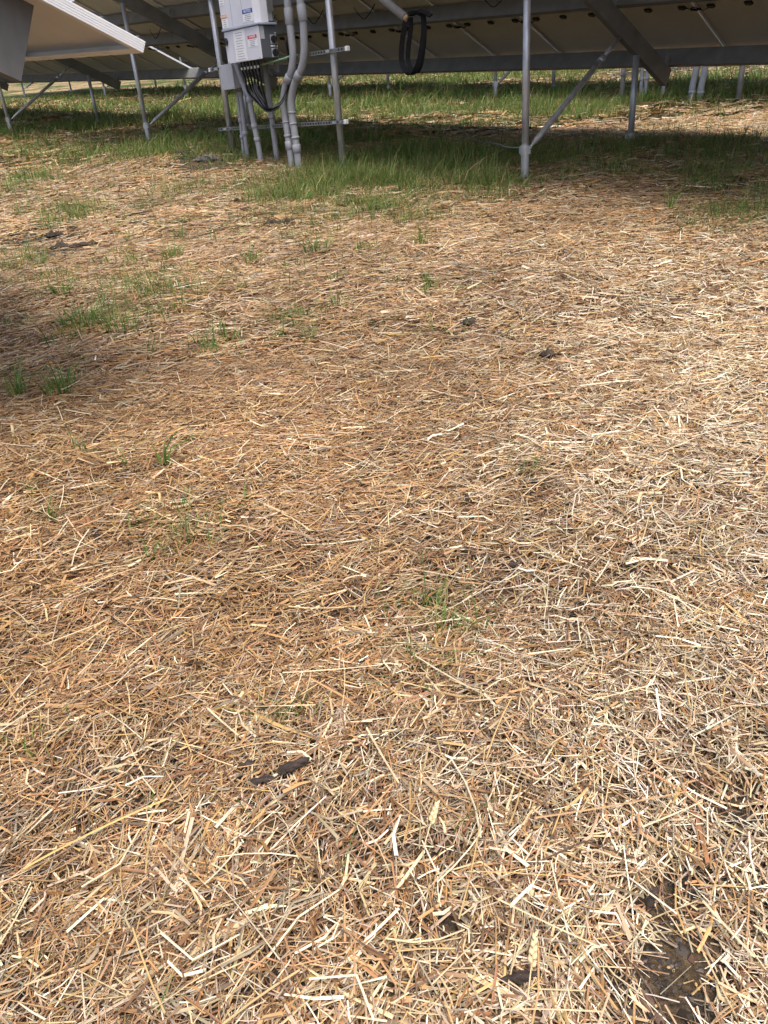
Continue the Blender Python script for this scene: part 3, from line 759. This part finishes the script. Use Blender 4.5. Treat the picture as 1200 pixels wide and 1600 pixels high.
for (dens, y0, y1, h, wd) in ((3800, .6, 4.5, .10, .0030), (4600, 4.5, 8.2, .12, .0045), (3500, 8.2, 12.5, .15, .0062), (1350, 12.5, 18, .16, .011), (560, 18, 26, .17, .018), (240, 26, 38, .18, .03)):
    w1 = .62 + .47 * y1 + .35; k = int(dens * 2 * w1 * (y1 - y0)); x = rng.uniform(-w1, w1, k); y = rng.uniform(y0, y1, k)
    gg = green(x, y); bg_ = np.where(y > 8, .05 + .14 * np.clip((y - 13) / 3, 0, 1), .002 + .10 * 3.6 * np.clip((y - 3.6) / 2.0, 0, 1) * np.clip((.9 - x) / 1.2, 0, 1) * np.clip(clump(x, y, 5.2) + .4 * clump(x, y, 13.) - .3, 0, 1))
    cmod = .5 + .55 * clump(x, y, 3.1) + .35 * clump(x + 3, y, 8.) + .25 * clump(x - 1, y + 2, 1.3)
    s_ = (rng.random(k) < np.clip(gg * (.16 + 1.0 * np.clip(cmod, 0, 1)), bg_, 1)) & in_view(x, y)
    x, y = x[s_], y[s_]; n = len(x); gg = gg[s_]
    hh = h * rng.lognormal(0, .35, n) * (.75 + .32 * gg) * (1 + .35 * clump(x, y, 2.0))
    gp.append(blades(x, y, hh, wd * rng.uniform(.5, 1.5, n), rng.uniform(.1, 1.4, n), rng.uniform(0, 2 * np.pi, n), grass_colours(n)))
# thin sprigs coming up singly through the straw, thickest towards the left
nc = 120; cy0 = 4.3 + 7.5 * rng.random(nc) ** 1.2; cx0 = .5 - (.7 + .42 * cy0) * rng.random(nc) ** .8
ok = bare(cx0, cy0) < .3; cx0, cy0 = cx0[ok], cy0[ok]
cx0 = np.r_[cx0, .11, .16, .07, -.72, -.78, -.6, -1.4, -1.25, .55, -.95, -.3]; cy0 = np.r_[cy0, 1.95, 1.82, 1.7, 2.45, 2.3, 2.6, 2.8, 2.6, 2.65, 1.47, 1.52]
for x0, y0 in zip(cx0, cy0):
    n = int(rng.integers(8, 34)); r = rng.uniform(.03, .13) * (1 if y0 > 4 else .6); a = rng.uniform(0, 2 * np.pi, n); q = r * np.sqrt(rng.random(n)) * (1 + .5 * np.cos(a))
    gp.append(blades(x0 + 1.6 * q * np.cos(a), y0 + q * np.sin(a), (.10 if y0 > 4 else .065) * rng.lognormal(0, .35, n) * rng.uniform(.8, 1.3), (.0045 if y0 > 4 else .003) * rng.uniform(.5, 1.5, n),
                     rng.uniform(.1, 1.5, n), rng.uniform(0, 2 * np.pi, n), grass_colours(n) * np.array([.85, 1.05, .82]), .012))
join(gp, 'grass', 'grass', 'green grass growing up through the straw under and beyond the tables', 'grass')

def tuft(x, y, n, h, r, label, wide=.005):
    n = n if n < 12 else int(n * 1.7)
    a = rng.uniform(0, 2 * np.pi, n); rr = r * np.sqrt(rng.random(n))
    n = int(n); h = h * 1.35
    V, Q, Cc = blades(x + rr * np.cos(a), y + rr * np.sin(a), h * rng.lognormal(0, .28, n), wide * rng.uniform(.7, 1.3, n), rng.uniform(.15, 1.25, n), a + rng.normal(0, .6, n), grass_colours(n) * np.array([.82, 1.05, .8]), .02)
    b = np.array([x, y, float(g(x, y))])
    me = bpy.data.meshes.new('grass_tuft'); fast_mesh(me, V - b, Q, M['grass'], Cc, True)
    o = bpy.data.objects.new('grass_tuft', me); COL.objects.link(o); o.location = b
    return tag(o, label, 'grass tuft', 'grass tufts in the straw')
for args in [(-1.86, 3.93, 26, .13, .055, 'upright green grass tuft at the left edge, lower of the left-edge clumps'),
             (-1.64, 3.92, 34, .13, .08, 'bushy dark grass tuft just right of the left-edge tuft, above the broad-bladed pair'),
             (-1.04, 2.97, 5, .10, .018, 'few broad curved blades, left one of the broad-bladed pair', .010),
             (-.90, 2.96, 7, .115, .016, 'few broad curved blades with one arching right, right one of the broad-bladed pair', .011),
             (-1.85, 5.0, 60, .13, .13, 'large spreading grass clump in the left straw, biggest one there'),
             (-2.2, 5.75, 30, .10, .06, 'bright grass tuft at the upper end of the large left clump'),
             (-1.55, 4.85, 30, .11, .10, 'thin grass tuft at the right lower end of the large left clump'),
             (-2.95, 8.75, 34, .15, .11, 'bright grass tuft just behind the bare dark soil at the left edge'),
             (-3.15, 8.35, 22, .11, .10, 'low grass tuft at the rim of the bare dark soil at left'),
             (-4.6, 12.0, 50, .15, .20, 'grass clump far left on the pale straw, left of its neighbour'),
             (-4.1, 11.5, 40, .16, .15, 'grass clump far left on the pale straw, right of its neighbour'),
             (-4.55, 11.0, 30, .15, .14, 'grass tuft at the left edge below the far-left clumps'),
             (-.37, 6.48, 40, .13, .10, 'grass tuft in mid straw below the thick conduits'),
             (-1.57, 6.66, 30, .10, .09, 'low grass tuft in mid straw straight below the tall left leg'),
             (-.90, 6.31, 20, .09, .07, 'small low grass tuft in straw below the inverter'),
             (.47, 6.35, 16, .11, .06, 'sparse grass tuft below the hanging black webbing'),
             (-.23, 5.55, 14, .07, .05, 'tiny grass sprig below the right rack post'),
             (-.34, 4.34, 16, .07, .05, 'tiny dark grass sprig alone in the middle straw'),
             (-1.22, 5.16, 18, .10, .06, 'thin upright grass sprigs right of the large left clump'),
             (-.95, 4.27, 10, .07, .05, 'tiny grass sprig lower right of the large left clump'),
             (-.75, 2.56, 8, .075, .04, 'wispy grass blades half hidden in straw below the broad-bladed pair', .004),
             (-1.30, 3.16, 9, .06, .03, 'small leafy sprig left of the broad-bladed pair', .008),
             (2.65, 6.95, 14, .14, .05, 'upright grass sprig at the right side of the straw before the right grass'),
             (.11, 7.98, 40, .13, .14, 'grass tuft at the front of the big green patch, under the right rack post'),
             (-.58, 8.66, 40, .13, .14, 'grass tuft at the front left of the big green patch, under the thick conduits')]:
    tuft(*args)

# ------------------------------------------------------------------ bark, clods, stones, stalks, ears
def lump(name, x, y, lx, ly, lz, yaw, mat, label, cat, group=None, lift=.012, rough=.34, pitch=0.):
    ns, nr = 9, 8; V = []; r2 = np.random.default_rng(int(abs(x * 1000 + y * 77)) + 3)
    for i in range(ns):
        t = -1 + 2 * i / (ns - 1); rad = (1 - abs(t) ** 3 * .85) * (1 + r2.normal(0, rough * .9))
        cy_ = r2.normal(0, rough * .35)
        for k in range(nr):
            a = 2 * math.pi * k / nr; q = rad * (1 + r2.normal(0, rough * .5))
            p = np.array([t * lx, (cy_ + math.cos(a) * q) * ly, math.sin(a) * q * lz]); V.append(p)
    V = np.array(V); c, s_ = math.cos(yaw), math.sin(yaw)
    P = np.stack([V[:, 0] * c - V[:, 1] * s_, V[:, 0] * s_ + V[:, 1] * c, V[:, 2] + V[:, 0] * math.sin(pitch)], 1)
    F = [(i * nr + k, i * nr + (k + 1) % nr, (i + 1) * nr + (k + 1) % nr, (i + 1) * nr + k) for i in range(ns - 1) for k in range(nr)] + [tuple(range(nr - 1, -1, -1)), tuple(range((ns - 1) * nr, ns * nr))]
    me = bpy.data.meshes.new(name); me.from_pydata([tuple(p) for p in P], [], F); me.materials.append(M[mat]); me.update()
    o = bpy.data.objects.new(name, me); COL.objects.link(o); o.location = (x, y, float(g(x, y)) + lift * .72); return tag(o, label, cat, group)
for a in [(-.262, 1.345, .042, .016, .012, .45, 'bark', 'largest dark charred bark piece lying on straw near the lower middle', .046),
          (-.335, 1.318, .030, .012, .006, .1, 'bark', 'dark bark flake touching the left end of the largest bark piece', .038),
          (-.38, 1.37, .022, .007, .006, .2, 'bark', 'thin dark bark sliver up left of the largest bark piece', .030),
          (-1.03, 2.43, .010, .034, .008, .25, 'bark', 'dark upright-lying bark chip in the left straw below the grass blades', .036),
          (.308, 2.51, .010, .030, .009, -.1, 'bark', 'dark forked bark chip in the centre straw', .036),
          (.40, 2.085, .022, .008, .006, .2, 'bark', 'small dark chip right of centre in brown straw', .034),
          (-.352, 1.547, .018, .009, .006, .3, 'bark', 'small dark chip above the largest bark piece', .033),
          (.185, .832, .045, .008, .007, .05, 'bark', 'dark stick lying under the lower wheat ear', .022),
          (.46, .955, .03, .008, .008, .9, 'bark', 'dark stick above the bare soil at the lower right', .022),
          (-2.257, 8.60, .20, .025, .02, .25, 'bark', 'long dark stick below the bright grass tuft at left', .04),
          (-2.50, 7.33, .14, .03, .02, .5, 'bark', 'dark stick at the right end of the bare soil on the left', .04)]:
    lump('bark_piece', a[0], a[1], a[2], a[3], a[4], a[5], a[6], a[7], 'bark', 'dark bark pieces in the straw', a[8])
for a in [(-.796, 7.59, .10, .05, .035, .1, 'clod', 'dark soil clod in straw below the inverter conduits', .03),
          (-.66, 7.62, .06, .05, .03, .4, 'clod', 'small dark clod right of the clod below the conduits', .03),
          (-2.05, 11.75, .16, .09, .05, .1, 'stone', 'grey flat stone on the dark bare soil left of the rack', .03),
          (-1.75, 12.35, .16, .10, .06, .6, 'clod', 'dark clod on the bare soil just left of the rack', .03),
          (-2.45, 12.2, .12, .08, .05, -.4, 'clod', 'left-hand dark clod on the bare soil by the rack', .03),
          (-2.75, 7.45, .10, .05, .03, .3, 'clod', 'rounded dark clod on the bare soil near the left edge', .02),
          (-3.02, 8.1, .09, .05, .03, .1, 'clod', 'farther dark clod on the bare soil near the left edge', .02),
          (.575, 4.486, .055, .025, .02, .1, 'clod', 'small dark clod alone in the straw right of centre', .034),
          (.90, 3.83, .05, .022, .02, -.3, 'clod', 'dark clod in the straw near the pale right patch', .034),
          (1.0, 3.98, .028, .016, .012, .4, 'clod', 'tiny dark clod just behind the one near the pale patch', .034),
          (-1.3, 9.0, .06, .04, .03, .4, 'clod', 'dark clod in the straw left of the green patch', .03)]:
    lump('soil_clod' if a[6] == 'clod' else 'stone', a[0], a[1], a[2], a[3], a[4], a[5], a[6], a[7], 'clod' if a[6] == 'clod' else 'stone', None, a[8])
lump('stone', .392, .778, .014, .016, .008, .5, 'red_stone', 'reddish half-buried stone at the left of the bare soil, lower right corner', 'stone', None, .003)
lump('stone', .405, .752, .012, .010, .007, 1.2, 'red_stone', 'small reddish stone nearest the bottom edge on the bare soil', 'stone', None, .003)
lump('stone', .43, .905, .012, .014, .009, .2, 'red_stone', 'pinkish stone at the top of the bare soil patch', 'stone', None, .004)
for k, (x, y) in enumerate([(.450, .832), (.457, .826), (.488, .800), (.489, .793), (.405, .770), (.4125, .748), (.468, .760), (.474, .757)]):
    lump('grain', x, y, .0036, .0026, .0024, k * .7, 'grain', 'tiny golden grain lying on the bare soil in the lower right corner', 'grain', 'golden grains on the bare soil', .004, .08)

def stalk(p0, p1, w, col, label, bend=.03):
    p0, p1 = np.array(p0), np.array(p1); c = (p0 + p1) / 2; d = p1 - p0; L = np.linalg.norm(d)
    V, Q, Cc = straw_arrays(np.array([c[0]]), np.array([c[1]]), np.array([math.atan2(d[1], d[0])]), np.array([L]), np.array([w]), np.array([.050]), np.array([.02]), np.array([bend]), np.array([col]), 7, True)
    b = np.array([c[0], c[1], float(g(c[0], c[1]))]); me = bpy.data.meshes.new('straw_stalk'); fast_mesh(me, V - b, Q, M['straw'], Cc, True)
    o = bpy.data.objects.new('straw_stalk', me); COL.objects.link(o); o.location = b
    return tag(o, label, 'straw stalk', 'long straw stalks lying on top')
GOLD, CREAM, PALE, TAN = (.48, .33, .11), (.56, .46, .29), (.64, .56, .41), (.36, .22, .10)
for a in [((-.827, 1.127), (-.55, 1.269), .0055, GOLD, 'long curved golden straw stalk rising to the right at the lower left', -.10),
          ((-.504, .938), (-.346, .919), .0065, PALE, 'broad white straw stalk lying level near the bottom left'),
          ((-.677, 1.062), (-.583, 1.185), .0045, CREAM, 'cream straw stalk under the long golden one at the lower left'),
          ((.481, 1.082), (.623, 1.128), .0065, CREAM, 'kinked broad cream stalk at the right above the bare soil'),
          ((.542, .92), (.592, .812), .006, CREAM, 'cream stalk slanting down right beside the bare soil'),
          ((-.307, 1.641), (-.037, 1.635), .005, CREAM, 'long level cream stalk above the largest bark piece'),
          ((.476, 1.437), (.641, 1.473), .0045, CREAM, 'cream stalk at the right side, halfway up the picture'),
          ((-.19, .869), (-.073, .784), .0055, PALE, 'white split stalk at the bottom edge left of the middle'),
          ((.162, .957), (.327, .847), .005, CREAM, 'long cream stalk slanting down to the bare soil from the left'),
          ((-.086, 1.423), (-.016, 1.248), .005, CREAM, 'pale stalk slanting down right of the largest bark piece'),
          ((-.492, 1.528), (-.401, 1.431), .006, CREAM, 'short thick cream stalk up left of the largest bark piece'),
          ((.266, 1.124), (.594, 1.150), .0055, TAN, 'long brown bent stalk at the right of the upper wheat ear', .06),
          ((.108, 1.024), (.271, .994), .0045, GOLD, 'thin golden level stalk between the two wheat ears'),
          ((.939, 3.345), (1.221, 3.348), .007, PALE, 'bright level stalk in the pale right-hand patch')]:
    stalk(*a)

def wheat_ear(x, y, L, yaw, label):
    b = (x, y, float(g(x, y)) + .052); t = empty('wheat_ear', b, label, 'wheat ear', 'wheat ears in the straw')
    d = np.array([math.cos(yaw), math.sin(yaw), 0]); s_ = np.array([-d[1], d[0], 0]); B = np.array(b)
    for k in range(9):
        f = k / 8; c = B + d * L * (f - .5); r = .0056 * (1 - .55 * abs(f - .35)); sd_ = 1 if k % 2 else -1
        mb = MB(); c = c + s_ * .0042 * sd_ * (1 - .6 * f)
        e_ = d * .95 + s_ * .28 * sd_
        mb.tube([c - e_ * .007, c - e_ * .003, c + e_ * .002, c + e_ * .010], [.0012, r, r * .9, .0003], 7); mb.build('spikelet', 'ear', t, True)
    mb = MB(); mb.tube([B - d * (L * .5 + .065) - Z * .004, B - d * L * .5, B + d * L * .45], .0013, 6); mb.build('stem', 'ear', t, True)
wheat_ear(.057, 1.165, .052, 1.22, 'pale wheat ear with its stem pointing down, lower middle of the straw')
wheat_ear(.208, .858, .058, 1.25, 'large pale wheat ear resting over a dark stick near the bottom edge')

# ------------------------------------------------------------------ crumbs of soil on the bare patches
def crumbs(spots):
    V, Q, Cc, off = [], [], [], 0
    for (ex, ey, rx, ry, n, sz) in spots:
        a = rng.uniform(0, 2 * np.pi, n); r = np.sqrt(rng.random(n)) * 1.1
        for x, y in zip(ex + rx * r * np.cos(a), ey + ry * r * np.sin(a)):
            q = sz * rng.lognormal(0, .55); d = rng.normal(0, .22, (6, 3)) + np.array([(1, 0, 0), (0, 1, 0), (-1, 0, 0), (0, -1, 0), (0, 0, .8), (0, 0, -.8)])
            V.append(np.array([x, y, float(g(x, y)) + q * .2]) + d * q)
            Q.append(np.array([(0, 1, 4), (1, 2, 4), (2, 3, 4), (3, 0, 4), (1, 0, 5), (2, 1, 5), (3, 2, 5), (0, 3, 5)]) + off); off += 6
            c = np.array([.055, .044, .035]) * rng.lognormal(0, .4) * (np.array([1.7, 1.2, 1.0]) if rng.random() < .08 else 1)
            Cc.append(np.tile(c, (6, 1)))
    me = bpy.data.meshes.new('soil_crumbs'); fast_mesh(me, np.concatenate(V), np.concatenate(Q), M['straw'], np.concatenate(Cc), False)
    o = bpy.data.objects.new('soil_crumbs', me); COL.objects.link(o); tag(o, 'fine dark crumbs of soil on the bare patches', 'soil', kind='stuff')
crumbs([(.46, .82, .13, .12, 900, .0022), (.70, 1.13, .09, .06, 260, .0024), (.42, .76, .1, .08, 300, .0022), (.52, .98, .06, .05, 160, .0022),
        (-3.25, 7.95, .62, .5, 420, .009), (-2.6, 7.25, .34, .26, 200, .008), (-2.1, 11.75, .75, 1.0, 420, .012)])
